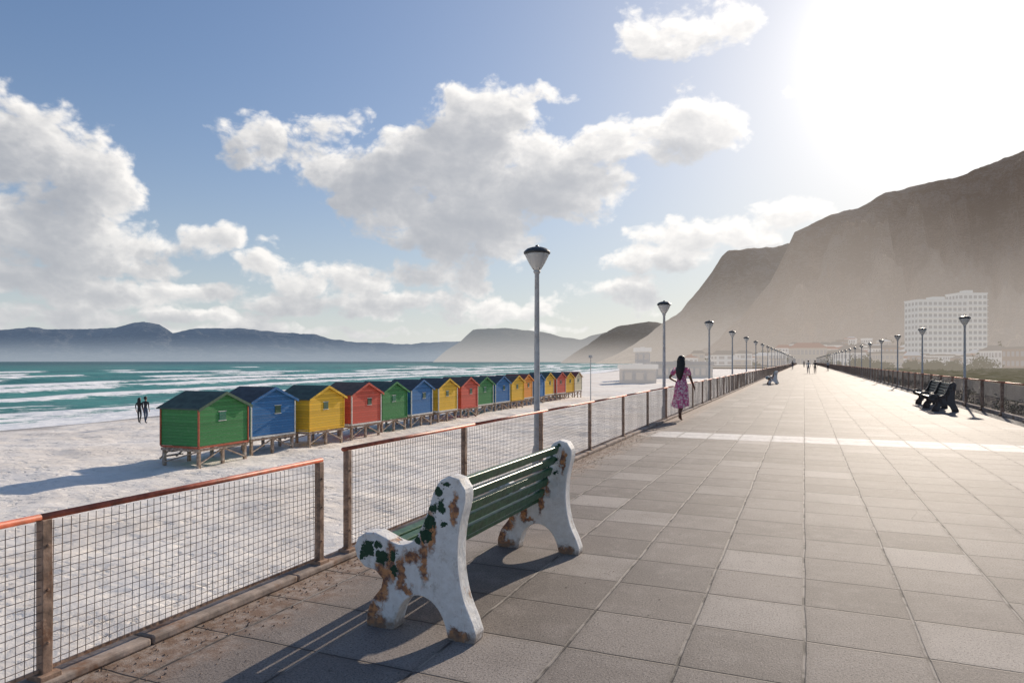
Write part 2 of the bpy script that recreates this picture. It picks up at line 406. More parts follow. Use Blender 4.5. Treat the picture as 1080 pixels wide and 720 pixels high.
# ============================================================ STREET LAMPS
M_pole=simple('lamp_pole_paint',(.52,.51,.49),.5,.15,9,metal=.1,bump=.1,dirt=(.38,.32,.27))
M_cap=simple('lamp_cap',(.05,.05,.05),.4,.2,9)
def mat_glass():
    m,g,out=newmat('frosted_glass'); p=g.obj(); c=g.mix(g.noise(p,12,4),(.80,.80,.78),(.93,.93,.92))
    a=g.n('ShaderNodeBsdfDiffuse',{'Color':c}); b=g.n('ShaderNodeBsdfTranslucent',{'Color':c}); gl=g.n('ShaderNodeBsdfGlossy',{'Roughness':.12})
    m1=g.n('ShaderNodeMixShader',{0:.55,1:a.outputs[0],2:b.outputs[0]}); m2=g.n('ShaderNodeMixShader',{0:.1,1:m1.outputs[0],2:gl.outputs[0]})
    g.nt.links.new(m2.outputs[0],out.inputs[0]); return m
M_glass=mat_glass()
def lamp_meshes(H):
    b=MB(); b.lathe([(.0,-2.9),(.07,-2.9),(.07,.25),(.062,.3),(.046,.34),(.042,1.6),(.034,H-.40),(.046,H-.38),(.056,H-.365),(.046,H-.34),(.0,H-.34)],14)
    pole=b.obj('pole',M_pole,smooth=True)
    b=MB(); b.lathe([(.05,H-.338),(.068,H-.32),(.12,H-.235),(.172,H-.13),(.178,H-.105),(.170,H-.102)],24); glass=b.obj('glass_bowl',M_glass,smooth=True)
    b=MB(); b.lathe([(.165,H-.1),(.195,H-.1),(.2,H-.075),(.185,H-.055),(.15,H-.025),(.09,H-.004),(.03,H+.006),(.02,H+.03),(.0,H+.035)],24)
    for k in range(4):
        t=math.pi*k/2; b.tube((.056*math.cos(t),.056*math.sin(t),H-.338),(.184*math.cos(t),.184*math.sin(t),H-.1),.004,n=4)
    cap=b.obj('cap_and_frame',M_cap,smooth=False)
    me=[pole.data,glass.data,cap.data]
    for o in(pole,glass,cap): bpy.data.objects.remove(o)
    return me
LM=lamp_meshes(3.27)
def street_lamp(x,y):
    e=empty('street_lamp',(x,y,0),random.uniform(0,1))
    for n,me in zip(('pole','glass_bowl','cap_and_frame'),LM): share(n,me,e)
for k in range(34): street_lamp(-3.64,9.45+10*k)
for k in range(34): street_lamp(5.5,30.0+9.9*k)

# ============================================================ BENCH
def catmull(pts,n=4):
    out=[];N=len(pts)
    for i in range(N):
        p0,p1,p2,p3=[Vector(pts[(i+j)%N]) for j in(-1,0,1,2)]
        if (p2-p1).length<.075: out.append(tuple(p1)); continue
        for k in range(n):
            t=k/n; out.append(tuple(.5*((2*p1)+(-p0+p2)*t+(2*p0-5*p1+4*p2-p3)*t*t+(-p0+3*p1-3*p2+p3)*t**3)))
    return out
PROF=[(.09,.0),(.085,.05),(.12,.15),(.19,.24),(.20,.29),(.15,.335),(.07,.35),(.015,.40),(0,.46),(.025,.52),(.08,.555),(.15,.56),(.22,.535),(.31,.505),(.40,.53),(.465,.62),(.515,.74),(.55,.84),(.595,.905),(.65,.93),(.71,.915),(.745,.86),(.745,.78),(.715,.66),(.70,.52),(.705,.38),(.735,.24),(.79,.12),(.815,.05),(.81,.0),
      (.64,.0),(.625,.06),(.59,.14),(.53,.2),(.45,.225),(.37,.195),(.315,.13),(.29,.06),(.28,.0)]
def mat_bench_concrete(dark=False):
    m,g,out=newmat('bench_concrete_paint'+('_dark' if dark else '')); p=g.obj()
    wn=g.v('MULTIPLY',g.v('SUBTRACT',g.n('ShaderNodeTexNoise',{'Vector':p,'Scale':14.0,'Detail':5.0,'Roughness':.7}).outputs['Color'],(.5,.5,.5)),(.15,.0,.15))
    q=g.v('MULTIPLY',g.v('ADD',p,wn),(1,0,1))
    n=g.noise(p,18,7,.7); c=g.mix(g.step(n,.35,.7),(.76,.73,.68),(.89,.87,.83))
    c=g.mix(g.step(g.noise(p,6,6,.75),.54,.64,0,.6),c,(.50,.45,.38))
    c=g.mix(g.step(g.noise(g.v('MULTIPLY',p,(1,1,.3)),16,6,.75),.60,.68,0,.75),c,(.42,.22,.10))
    def blob(u,z,r): return g.step(g.v('DISTANCE',q,(u,0,z)),r*.8,r,1,0)
    def streak(u,z,ru,rz):
        e=g.v('MULTIPLY',g.v('SUBTRACT',q,(u,0,z)),(1/ru,0,1/rz)); return g.step(g.v('LENGTH',e),.6,1.1,1,0)
    rust=None
    for a in[(.20,.30,.06,.11),(.26,.40,.04,.15),(.33,.33,.03,.12),(.16,.20,.10,.06),(.48,.45,.035,.18),(.53,.60,.03,.14),(.12,.10,.06,.06),(.40,.44,.06,.05),(.68,.75,.025,.11),(.16,.03,.11,.045),(.70,.03,.08,.035),(.36,.25,.07,.03)]:
        s=streak(*a); rust=s if rust is None else g.m('MAXIMUM',rust,s)
    rc=g.mix(g.step(g.noise(p,25,5),.38,.62),(.14,.045,.018),(.60,.24,.065))
    c=g.mix(g.m('MULTIPLY',rust,.92),c,rc)
    gr=None
    for a in[(.58,.84,.045),(.60,.76,.03),(.55,.74,.035),(.52,.66,.045),(.50,.585,.04),(.43,.55,.03),(.10,.46,.05),(.19,.42,.045),(.17,.50,.03),(.27,.44,.035),(.06,.41,.03),(.28,.35,.03),(.62,.66,.02),(.64,.885,.02)]:
        s=blob(*a); gr=s if gr is None else g.m('MAXIMUM',gr,s)
    c=g.mix(gr,c,(.015,.06,.03))
    foot=g.step(g.m('ADD',g.xyz(p)[2],g.m('MULTIPLY',g.m('SUBTRACT',n,.5),.2)),.0,.09,.8,0); c=g.mix(foot,c,(.24,.17,.12))
    if dark: c=g.mix(.93,c,(.05,.04,.035))
    principled(g,out,c,.6,g.bump(g.m('SUBTRACT',g.m('ADD',n,g.m('MULTIPLY',gr,.4)),rust),.6,.014),.35); return m
M_bc=mat_bench_concrete(); M_bcd=mat_bench_concrete(True)
M_slat=simple('green_slat_paint',(.030,.105,.045),.38,.4,22,bump=.35,dirt=(.06,.14,.07))
M_slatd=simple('dark_slat_paint',(.04,.05,.035),.5,.3,22)
def park_bench(loc,rotz=0,conc=None,slat=None,L=2.02):
    conc=conc or M_bc; slat=slat or M_slat
    e=empty('park_bench',loc,rotz); pts=catmull(PROF,3); T=.115
    for nm,y0 in(('end_support_near',0),('end_support_far',L-T)):
        bm=bmesh.new(); vs=[bm.verts.new((u,y0,z)) for u,z in pts]
        f=bm.faces.new(vs); r=bmesh.ops.extrude_face_region(bm,geom=[f])
        bmesh.ops.translate(bm,vec=(0,T,0),verts=[v for v in r['geom'] if isinstance(v,bmesh.types.BMVert)])
        bmesh.ops.recalc_face_normals(bm,faces=bm.faces)
        bmesh.ops.triangulate(bm,faces=[f for f in bm.faces if len(f.verts)>4])
        me=bpy.data.meshes.new(nm); bm.to_mesh(me); bm.free(); me.materials.append(conc)
        o=share(nm,me,e); bv=o.modifiers.new('bevel','BEVEL'); bv.width=.016; bv.segments=3; bv.limit_method='ANGLE'; bv.angle_limit=math.radians(50)
    def slat_box(nm,c,tilt,w,t):
        b=MB(); M=Matrix.Translation((c[0],0,c[1]))@Matrix.Rotation(-tilt,4,'Y')
        b.box((-w/2,T-.02,-t/2),(w/2,L-T+.02,t/2),M); b.obj(nm,slat,e,bevel=.007)
    for i in range(5):
        t=i/4; slat_box('back_slat_%d'%(i+1),(.50+.125*t+random.uniform(-.004,.004),.49+.365*t),math.radians(70+random.uniform(-3,3)),.066,.03)
    for i in range(5):
        slat_box('seat_slat_%d'%(i+1),(.07+.09*i,.455-.008*i),math.radians(-4),.072,.03)
    return e
park_bench((-2.50,3.42,0))
park_bench((-2.45,50.0,0))
park_bench((3.62,25.0,0),0,M_bcd,M_slatd,L=1.9)
park_bench((3.72,27.4,0),0,M_bcd,M_slatd,L=1.9)

# ============================================================ TERRAIN
def shore(Y): return -55-.115*np.maximum(Y-30,-80)+2.5*np.sin(Y/37.)+ .00016*np.maximum(Y-500,0)**2
def beach():
    xs=-3.3-np.concatenate([np.linspace(0,40,200),40+np.geomspace(.5,160,110)])
    ysn=np.concatenate([np.linspace(-14,60,330),60+np.geomspace(.6,1800,170)])
    X,Y=np.meshgrid(xs,ysn)
    s=X-shore(Y)
    Z=-3.4+ 1.0*(1-np.exp(-np.clip(s,-30,80)/14.)) ; Z=np.maximum(Z,-4.5)
    mask=np.clip(s/8,0,1)
    Z+=mask*((fbm(X*.09,Y*.09,4,3)-.5)*.5+(fbm(X*.8,Y*.8,4,9)-.5)*.20*np.clip(1-(Y-40)/60,0,1))
    return grid_obj('beach_sand',X,Y,Z,mat_sand())
beach()
def sea():
    xs=np.concatenate([np.linspace(20,-120,280),-120-np.geomspace(1,400,160)])
    ysn=np.concatenate([np.linspace(-160,260,240),260+np.geomspace(2,1600,110)])
    U,Y=np.meshgrid(xs,ysn); X=U+shore(Y)
    s=-U
    foam=np.zeros_like(s);Z=np.full_like(s,-3.4)
    for i,(s0,wd,hh) in enumerate([(1,4,.05),(9,6,.2),(20,8,.4),(36,8,.5),(55,9,.7),(78,10,.8),(105,11,.8),(138,12,.7),(180,14,.7),(235,15,.7),(300,17,.7)]):
        c=s0+6*(1+s0*.01)*(fbm(Y*.012+i*3.7,Y*0+i,3,20+i)-.5)*2+(fbm(Y*.08,Y*0+i,3,40+i)-.5)*2.5
        d=s-c
        br=np.clip((fbm(Y*.017+i*9,Y*0+i*5.,3,60+i)-(.27+ .0009*s0))*7,0,1)
        prof=np.where(d>0,np.exp(-(d/(wd*.22))**2),np.exp(-(d/(wd*.5))**2))
        Z+=hh*prof
        foam=np.maximum(foam,br*np.where(d>0,np.exp(-(d/(wd*.16))**2),np.exp(-(np.abs(d)/(wd*.62))**1.3)))
    foam=np.maximum(foam,.6*np.clip(1-s/26,0,1)+.18*np.clip(1-s/120,0,1))
    Z+=(fbm(X*.2,Y*.08,4,77)-.5)*.35
    Z[:, -1]=-3.45
    grid_obj('sea',X,Y,Z,mat_sea(True),attr=foam)
    R=45000
    mesh_obj('sea',[(-R,-R,-3.75),(-30,-R,-3.75),(-30,1500,-3.75),(4000,9000,-3.75),(4000,R,-3.75),(-R,R,-3.75)],[(0,1,2,3,4,5)],mat_sea(False))
sea()
def mat_land():
    m,g,out=newmat('land'); p=g.pos(); x,y,z=g.xyz(p)
    gr=g.mix(g.step(g.noise(p,.6,6,.7),.35,.65),(.10,.105,.05),(.22,.19,.12))
    asp=g.mix(g.noise(p,2,6,.7),(.07,.065,.06),(.14,.13,.12))
    c=g.mix(g.step(g.m('ADD',x,g.m('MULTIPLY',g.m('SUBTRACT',g.noise(p,.1,3),.5),6.0)),21,22.5),asp,gr)
    c=g.mix(g.m('MULTIPLY',g.step(g.noise(p,.5,6),.5,.65),.7),c,(.45,.40,.33))
    hz=g.step(y,120,700,0,.5)  # painted distance haze: share of emission grows along y
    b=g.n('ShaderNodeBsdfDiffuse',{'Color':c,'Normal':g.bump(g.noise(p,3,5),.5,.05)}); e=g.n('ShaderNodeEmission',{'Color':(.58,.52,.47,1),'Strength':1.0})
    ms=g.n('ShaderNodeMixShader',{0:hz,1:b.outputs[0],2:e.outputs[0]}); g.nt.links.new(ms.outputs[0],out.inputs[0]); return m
xs=np.concatenate([np.linspace(3.,60,60),60+np.geomspace(2,3000,40)]); ysn=np.concatenate([np.linspace(-60,120,90),120+np.geomspace(3,3500,60)])
X,Y=np.meshgrid(xs,ysn)
grid_obj('ground',X,Y,-1.25+(fbm(X*.05,Y*.05,4,5)-.5)*.9*np.clip((X-20)/30,0,1),mat_land())
xs=np.linspace(-70,3.2,40); ysn=np.linspace(381,1500,40); X,Y=np.meshgrid(xs,ysn)
grid_obj('ground',X,Y,-1.1+0*X,mat_land())

# ============================================================ MOUNTAINS
def ridge(name,prof,Db,Dr,mat,step=3,rows=44,zb=-4,power=1.35,amp=.10,jag=1.5,seed=0,cliff=.5,rough=0):
    px=np.arange(prof[0][0],prof[-1][0]+.1,step); P=np.array(prof,float)
    py=np.interp(px,P[:,0],P[:,1])
    py=py+(fbm(px*.06,px*0,5,seed)-.5)*2*jag*np.clip((381-py)/15,0,1)
    t=np.concatenate([np.linspace(0,1,rows),[1.08,1.25]])
    T,PX=np.meshgrid(t,px,indexing='ij'); PY=np.broadcast_to(py,T.shape)
    r=(PX-540)/F; Dz=Db+(Dr-Db)*T
    env=np.clip(T*(1-T)*4,0,1)
    sk=PX+T*70
    Dz=Dz+(Dr-Db)*.35*(fbm(sk*.022,T*3.,5,seed+5)-.5)*env
    ztop=CH+(HY-PY)/F*Dr
    gg=np.clip(T,0,1)**power
    for c0,wd,am in((.30,.05,.25),(.52,.06,.3),(.74,.07,.45)):
        c1=c0+.12*(fbm(PX*.012,T*0+c0*9,3,seed+31)-.5)
        cb=np.clip((T-c1)/wd,0,1); cb=cb*cb*(3-2*cb)
        gg=gg*(1-cliff*am)+cliff*am*cb*np.clip(T,0,1)
    gully=(np.abs(fbm(sk*.05,T*6.,6,seed+11)-.5)*2)
    gg=gg*(1-amp*gully*env*2.4)+rough*(fbm(PX*.12,T*22,4,seed+15)-.5)*env
    gg=np.where(T>1,1-(T-1)*3,gg)
    Z=zb+(ztop-zb)*gg
    Rr=r*Dz; X=Rr*CT-Dz*ST; Y=Rr*ST+Dz*CT
    grid_obj(name,X,Y,Z,mat)
    def surf(pxv,tv):
        i=int(np.clip(round((pxv-px[0])/step),0,len(px)-1)); j=int(np.clip(round(tv*(rows-1)),0,rows-1))
        return X[j,i],Y[j,i],Z[j,i]
    return surf
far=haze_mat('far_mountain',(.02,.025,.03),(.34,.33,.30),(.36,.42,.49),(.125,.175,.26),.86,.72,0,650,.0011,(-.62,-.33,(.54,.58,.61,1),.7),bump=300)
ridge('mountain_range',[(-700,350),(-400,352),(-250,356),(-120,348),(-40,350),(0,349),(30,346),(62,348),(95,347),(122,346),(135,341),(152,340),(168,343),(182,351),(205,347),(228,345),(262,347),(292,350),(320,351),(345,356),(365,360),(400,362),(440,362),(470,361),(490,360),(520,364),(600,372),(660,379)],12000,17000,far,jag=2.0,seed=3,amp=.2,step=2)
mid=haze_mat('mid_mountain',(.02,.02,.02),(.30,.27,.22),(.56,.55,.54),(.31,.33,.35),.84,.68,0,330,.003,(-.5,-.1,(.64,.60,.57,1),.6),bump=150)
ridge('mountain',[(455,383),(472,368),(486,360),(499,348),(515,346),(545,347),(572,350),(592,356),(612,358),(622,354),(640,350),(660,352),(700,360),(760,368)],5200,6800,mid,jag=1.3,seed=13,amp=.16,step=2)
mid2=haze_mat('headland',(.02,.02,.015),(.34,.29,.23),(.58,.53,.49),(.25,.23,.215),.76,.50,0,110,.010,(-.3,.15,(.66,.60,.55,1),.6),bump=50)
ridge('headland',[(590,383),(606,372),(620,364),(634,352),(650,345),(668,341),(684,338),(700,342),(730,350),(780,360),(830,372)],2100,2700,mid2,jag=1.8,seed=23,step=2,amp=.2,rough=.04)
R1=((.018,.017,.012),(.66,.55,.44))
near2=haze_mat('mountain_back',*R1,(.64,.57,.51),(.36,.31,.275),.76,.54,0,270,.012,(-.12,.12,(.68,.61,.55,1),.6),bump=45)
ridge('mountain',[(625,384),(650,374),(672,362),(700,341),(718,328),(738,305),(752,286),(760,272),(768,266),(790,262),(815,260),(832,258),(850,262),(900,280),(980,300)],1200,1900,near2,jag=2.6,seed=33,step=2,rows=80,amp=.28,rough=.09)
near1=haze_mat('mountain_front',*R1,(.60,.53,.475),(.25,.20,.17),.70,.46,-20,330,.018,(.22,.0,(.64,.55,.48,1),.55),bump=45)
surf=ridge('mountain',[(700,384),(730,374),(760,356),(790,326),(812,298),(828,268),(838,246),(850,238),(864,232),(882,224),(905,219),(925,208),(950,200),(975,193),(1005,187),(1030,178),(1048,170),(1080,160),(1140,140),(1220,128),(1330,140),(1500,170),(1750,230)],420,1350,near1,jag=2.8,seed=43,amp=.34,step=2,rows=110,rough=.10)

# ============================================================ BEACH HUTS
def hut_paint(name,col):
    m,g,out=newmat(name); p=g.obj(); x,y,z=g.xyz(p)
    fz=g.m('FRACT',g.m('DIVIDE',z,.125)); bid=g.m('FLOOR',g.m('DIVIDE',z,.125))
    wn=g.n('ShaderNodeTexWhiteNoise',{'W':bid},noise_dimensions='1D').outputs[0]
    n=g.noise(g.v('MULTIPLY',p,(1,1,4)),5,6,.7)
    c=g.mix(wn,tuple(v*.82 for v in col),tuple(min(1,v*1.12) for v in col))
    c=g.mix(g.step(n,.5,.75,0,.4),c,tuple(.45*v+.22 for v in col))
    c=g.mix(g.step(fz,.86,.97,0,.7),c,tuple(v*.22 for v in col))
    principled(g,out,c,.6,g.bump(fz,.6,.02),.3); return m
HC={'green':(.05,.23,.07),'blue':(.035,.16,.38),'yellow':(.80,.48,.04),'red':(.62,.11,.07),'dkgreen':(.03,.16,.10),'orange':(.78,.30,.05),'cream':(.7,.62,.42)}
HM={k:hut_paint('hut_paint_'+k,v) for k,v in HC.items()}
RC={k:simple('hut_roof_'+k,c,.7,.25,3,bump=.3) for k,c in{'dark':(.08,.085,.09),'green':(.08,.11,.085),'brown':(.17,.11,.08),'red':(.30,.08,.055)}.items()}
M_stilt=simple('stilt_timber',(.36,.26,.19),.8,.4,9,bump=.4,dirt=(.57,.49,.41))
M_trim={'w':simple('hut_trim_white',(.7,.68,.62),.6,.15,9),'d':simple('hut_trim_dark',(.05,.10,.06),.6,.2,9),'r':simple('hut_trim_red',(.42,.10,.05),.6,.2,9)}
W,Dp=2.62,1.95
order=[('green','green','r'),('blue','dark','w'),('yellow','green','d'),('red','brown','w'),('green','green','d'),('blue','dark','w'),('yellow','dark','w'),('red','brown','d'),('green','green','w'),('blue','dark','w'),('yellow','brown','d'),('orange','red','w'),('blue','dark','d'),('yellow','green','w'),('red','dark','w'),('yellow','brown','d'),('cream','red','w')]
for k,(c,rf,tr) in enumerate(order):
    y0=19.35+3.38*k; x0=-21.35-.045*(y0-19.3)-(.5 if k==1 else random.uniform(-.1,.25) if k>1 else 0)
    e=empty('beach_hut',(x0,y0,-2.42),random.uniform(-.04,.04))
    zf=.72; zw=1.50+random.uniform(-.06,.04); pk=.56; w=W+random.uniform(-.08,.06)
    v=[(0,0,zf),(0,w,zf),(-Dp,w,zf),(-Dp,0,zf),(0,0,zf+zw),(0,w,zf+zw),(-Dp,w,zf+zw),(-Dp,0,zf+zw),(0,w/2,zf+zw+pk),(-Dp,w/2,zf+zw+pk)]
    f=[(0,3,2,1),(0,1,5,8,4),(2,3,7,9,6),(0,4,7,3),(1,2,6,5),(4,8,9,7),(5,6,9,8)]
    mesh_obj('walls',v,f,HM[c],e)
    b=MB(); b2=MB(); oh=.13; th=.045
    for sgn,ya in((1,0),(-1,w)):
        ym=w/2; sl=pk/(w/2)
        ye=ya-sgn*oh; ze=zf+zw-oh*sl+.012; zp=zf+zw+pk+.012
        i=len(b.v)
        for xx in(oh,-Dp-oh):
            b.v+=[(xx,ye,ze),(xx,ym-sgn*.001,zp),(xx,ym-sgn*.001,zp+th),(xx,ye,ze+th)]
        b.f+=[(i,i+1,i+2,i+3),(i+4,i+7,i+6,i+5),(i,i+4,i+5,i+1),(i+3,i+2,i+6,i+7),(i,i+3,i+7,i+4)]
        i=len(b2.v)
        for xx in(oh+.003,oh+.028):
            b2.v+=[(xx,ye,ze-.07),(xx,ym-sgn*.001,zp-.07),(xx,ym-sgn*.001,zp+th+.004),(xx,ye,ze+th+.004)]
        b2.f+=[(i,i+1,i+2,i+3),(i+4,i+7,i+6,i+5),(i,i+4,i+5,i+1),(i+3,i+2,i+6,i+7),(i,i+3,i+7,i+4),(i+1,i+5,i+6,i+2)]
    b.obj('roof',RC[rf],e); b2.obj('bargeboards',HM[c] if tr!='r' else M_trim['d'],e)
    b=MB()
    for (xx,yy) in((0,0),(0,w),(-Dp,0),(-Dp,w)):
        sx=1 if xx==0 else -1; sy=-1 if yy==0 else 1
        b.box((xx-.028+sx*.012,yy-.028+sy*.012,zf-.02),(xx+.028+sx*.012,yy+.028+sy*.012,zf+zw-.05))
    b.box((-.02,-.04,zf-.08),(.035,w+.04,zf-.004)); b.box((-Dp,-.035,zf-.08),(-.03,.02,zf-.006))
    b.obj('corner_boards',HM[c] if tr=='d' else M_trim[tr],e)
    b=MB(); wy=w*.5+ (.25 if k%2 else -.1); b.box((.002,wy-.17,zf+.95),(.03,wy+.17,zf+1.28)); b.obj('window_shutter',M_trim['d'] if c!='green' else HM['dkgreen'],e)
    b=MB()
    b.box((.0,wy-.21,zf+.915),(.022,wy+.21,zf+.945)); b.box((.0,wy-.21,zf+1.285),(.022,wy+.21,zf+1.31)); b.obj('window_frame',M_trim['w'],e)
    b=MB()
    for xx in(-.08,-Dp+.08):
        for yy in(.08,w/2,w-.08): b.box((xx-.055,yy-.055,-.5),(xx+.055,yy+.055,zf-.10))
    b.box((-Dp,-.02,zf-.2),(.02,.1,zf-.105)); b.box((-Dp,w-.1,zf-.2),(.02,w+.02,zf-.105)); b.box((-.06,.1,zf-.19),(.0,w-.1,zf-.105))
    b.tube((-.05,.1,.05),(-.05,w/2-.05,zf-.2),.035,n=4); b.tube((-.05,w-.1,.05),(-.05,w/2+.05,zf-.2),.035,n=4)
    b.tube((-Dp+.1,.06,.05),(-.1,.06,zf-.2),.035,n=4)
    for s in range(3): b.box((-Dp-.35-.22*s,w*.3,.52-.2*s),(-Dp-.1-.22*s,w*.3+.8,.56-.2*s))
    b.tube((-Dp-.05,w*.3,.7),(-Dp-.95,w*.3,.02),.04,n=4); b.tube((-Dp-.05,w*.3+.8,.7),(-Dp-.95,w*.3+.8,.02),.04,n=4)
    b.obj('stilts_and_steps',M_stilt,e)
    b=MB(); b.box((-Dp-.03,w*.3+.02,zf+.02),(-Dp-.004,w*.3+.78,zf+1.45)); b.obj('door',M_trim['w'],e)

# ============================================================ TOWN
def hazed(name,col,f=.5,haze=(.62,.55,.49)):  # surface colour with a constant haze glow painted in as emission
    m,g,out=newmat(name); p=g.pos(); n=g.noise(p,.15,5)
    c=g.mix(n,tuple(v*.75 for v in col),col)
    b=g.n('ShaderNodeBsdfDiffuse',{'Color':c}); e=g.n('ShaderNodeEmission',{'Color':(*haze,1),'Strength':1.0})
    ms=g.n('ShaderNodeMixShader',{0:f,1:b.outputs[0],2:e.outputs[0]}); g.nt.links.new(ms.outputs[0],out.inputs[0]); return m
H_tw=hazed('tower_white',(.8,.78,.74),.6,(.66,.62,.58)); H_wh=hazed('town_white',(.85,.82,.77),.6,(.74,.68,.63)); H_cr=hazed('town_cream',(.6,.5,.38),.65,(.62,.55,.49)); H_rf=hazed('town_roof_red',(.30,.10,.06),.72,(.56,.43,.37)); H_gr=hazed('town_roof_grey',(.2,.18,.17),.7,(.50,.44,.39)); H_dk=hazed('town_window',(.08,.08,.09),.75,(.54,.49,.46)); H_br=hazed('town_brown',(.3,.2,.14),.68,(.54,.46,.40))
def building(name,cx,cy,z0,w,d,h,rot,wall,roof,floors=3,bays=5,gable=False,wmat=None):
    e=empty(name,(cx,cy,z0),rot)
    b=MB(); b.box((-w/2,-d/2,-3),(w/2,d/2,h)); b.obj('walls',wall,e)
    b=MB()
    if gable:
        rh=min(w,d)*.28; o=.5
        b.v+=[(-w/2-o,-d/2-o,h+.02),(w/2+o,-d/2-o,h+.02),(w/2+o,d/2+o,h+.02),(-w/2-o,d/2+o,h+.02),(-w/2+d*.2,0,h+rh),(w/2-d*.2,0,h+rh)]
        b.f+=[(0,1,5,4),(1,2,5),(2,3,4,5),(3,0,4),(0,3,2,1)]
    else:
        b.box((-w/2-.3,-d/2-.3,h+.01),(w/2+.3,d/2+.3,h+.9)); b.box((-w*.12,-d*.25,h+.9),(w*.12,d*.25,h+3.0 if h>8 else h+1.1))
    b.obj('roof',roof,e)
    b=MB(); fh=h/floors; bw=w/bays
    for i in range(floors):
        for j in range(bays):
            xx=-w/2+bw*(j+.5); zz=fh*(i+.5)
            b.box((xx-bw*.32,-d/2-.06,zz-fh*.26),(xx+bw*.32,-d/2-.01,zz+fh*.26))
        nb=max(2,int(d/bw))
        for j in range(nb):
            yy=-d/2+d/nb*(j+.5)
            b.box((-w/2-.06,yy-d/nb*.3,fh*(i+.5)-fh*.26),(-w/2-.01,yy+d/nb*.3,fh*(i+.5)+fh*.26))
    b.obj('windows',wmat or H_dk,e)
    if h>20:
        b=MB()
        for i in range(1,floors): b.box((-w/2-.1,-d/2-1.2,fh*i-.25),(w/2+.1,-d/2-.07,fh*i+.12))
        b.obj('balconies',wall,e)
    return e
def bpx(name,px0,px1,ytop,D,z0,depth,wall,roof,rot=TH,**kw):
    c=wpt((px0+px1)/2,381,D); w=(px1-px0)/F*D; h=CH+(HY-ytop)/F*D-z0
    return building(name,c[0],c[1],z0,w,depth,h,rot,wall,roof,**kw)
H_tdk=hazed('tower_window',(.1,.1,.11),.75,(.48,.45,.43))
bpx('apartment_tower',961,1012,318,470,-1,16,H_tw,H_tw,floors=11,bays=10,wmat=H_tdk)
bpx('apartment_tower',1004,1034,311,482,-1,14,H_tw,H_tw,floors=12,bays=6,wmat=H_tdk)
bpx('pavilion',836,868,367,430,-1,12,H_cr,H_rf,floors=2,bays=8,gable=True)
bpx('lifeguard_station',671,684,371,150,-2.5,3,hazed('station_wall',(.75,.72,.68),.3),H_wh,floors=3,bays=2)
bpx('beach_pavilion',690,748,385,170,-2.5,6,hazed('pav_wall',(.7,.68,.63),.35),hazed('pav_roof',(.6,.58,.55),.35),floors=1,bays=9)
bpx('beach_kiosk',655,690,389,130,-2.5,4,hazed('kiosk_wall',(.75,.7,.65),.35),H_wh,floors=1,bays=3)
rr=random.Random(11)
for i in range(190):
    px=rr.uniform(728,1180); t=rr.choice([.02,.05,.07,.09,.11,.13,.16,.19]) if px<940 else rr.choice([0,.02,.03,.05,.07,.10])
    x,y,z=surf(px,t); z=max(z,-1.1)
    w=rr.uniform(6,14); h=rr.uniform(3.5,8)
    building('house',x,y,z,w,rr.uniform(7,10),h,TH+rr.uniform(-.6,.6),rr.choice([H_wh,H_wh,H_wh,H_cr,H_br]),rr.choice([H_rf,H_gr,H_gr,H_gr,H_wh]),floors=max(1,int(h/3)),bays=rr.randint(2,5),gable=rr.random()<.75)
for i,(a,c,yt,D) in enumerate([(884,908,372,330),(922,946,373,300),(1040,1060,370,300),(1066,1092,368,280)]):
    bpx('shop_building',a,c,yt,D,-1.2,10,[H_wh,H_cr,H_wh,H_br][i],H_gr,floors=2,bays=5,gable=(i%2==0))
b=MB()
for i in range(30): b.box((14,20+7*i,-1.6),(14.25,26.9+7*i,-.15)); b.box((13.95,26.9+7*i-.2,-1.6),(14.3,27.1+7*i,-.0))
b.obj('boundary_wall',hazed('bwall',(.5,.42,.34),.15))
M_leaf=simple('shrub_leaf',(.085,.09,.045),.7,.4,1.2)
def shrub(name,clumps,leaf,n,mat=None):
    V=[];Fc=[]
    for (cx,cy,cz,rx,rz) in clumps:
        for i in range(n):
            d=Vector((random.gauss(0,1),random.gauss(0,1),abs(random.gauss(0,1)))).normalized()
            rad=random.uniform(.55,1.08)*(1+.25*math.sin(d.x*5+cx)+.2*math.sin(d.y*7+cy))
            c=Vector((cx+d.x*rx*rad,cy+d.y*rx*rad,cz+d.z*rz*rad))
            a=Vector((random.gauss(0,1),random.gauss(0,1),random.gauss(0,1))).normalized(); bb=a.orthogonal().normalized()
            k=len(V); s=leaf*random.uniform(.5,1.2)
            V+=[c-a*s,c+bb*s*.6,c+a*s,c-bb*s*.6]; Fc.append((k,k+1,k+2,k+3))
    return mesh_obj(name,V,Fc,mat or M_leaf)
shrub('shrubs',[(random.uniform(9,13),random.uniform(22,120),-1.3,random.uniform(.5,1.1),random.uniform(.4,.8)) for _ in range(26)],.09,420)
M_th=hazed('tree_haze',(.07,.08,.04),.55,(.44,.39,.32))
shrub('distant_trees',[(*wpt(random.uniform(870,1150),381,random.uniform(200,400))[:2],-1,random.uniform(2.5,5),random.uniform(2,4.5)) for _ in range(34)],.55,300,M_th)
cl=[]
for i in range(110):
    x,y,z=surf(rr.uniform(740,1180),rr.uniform(0,.22)); cl.append((x,y,max(z,-1.2)-.5,rr.uniform(3,7),rr.uniform(3,6)))
shrub('hillside_trees',cl,.9,160,M_th)
b=MB(); p=wpt(623,381,62); b.tube((p[0],p[1],-2.8),(p[0],p[1],1.9),.05,.035,n=8); b.box((p[0]-.15,p[1]-.15,1.9),(p[0]+.15,p[1]+.15,2.15)); b.obj('beach_pole',M_pole)

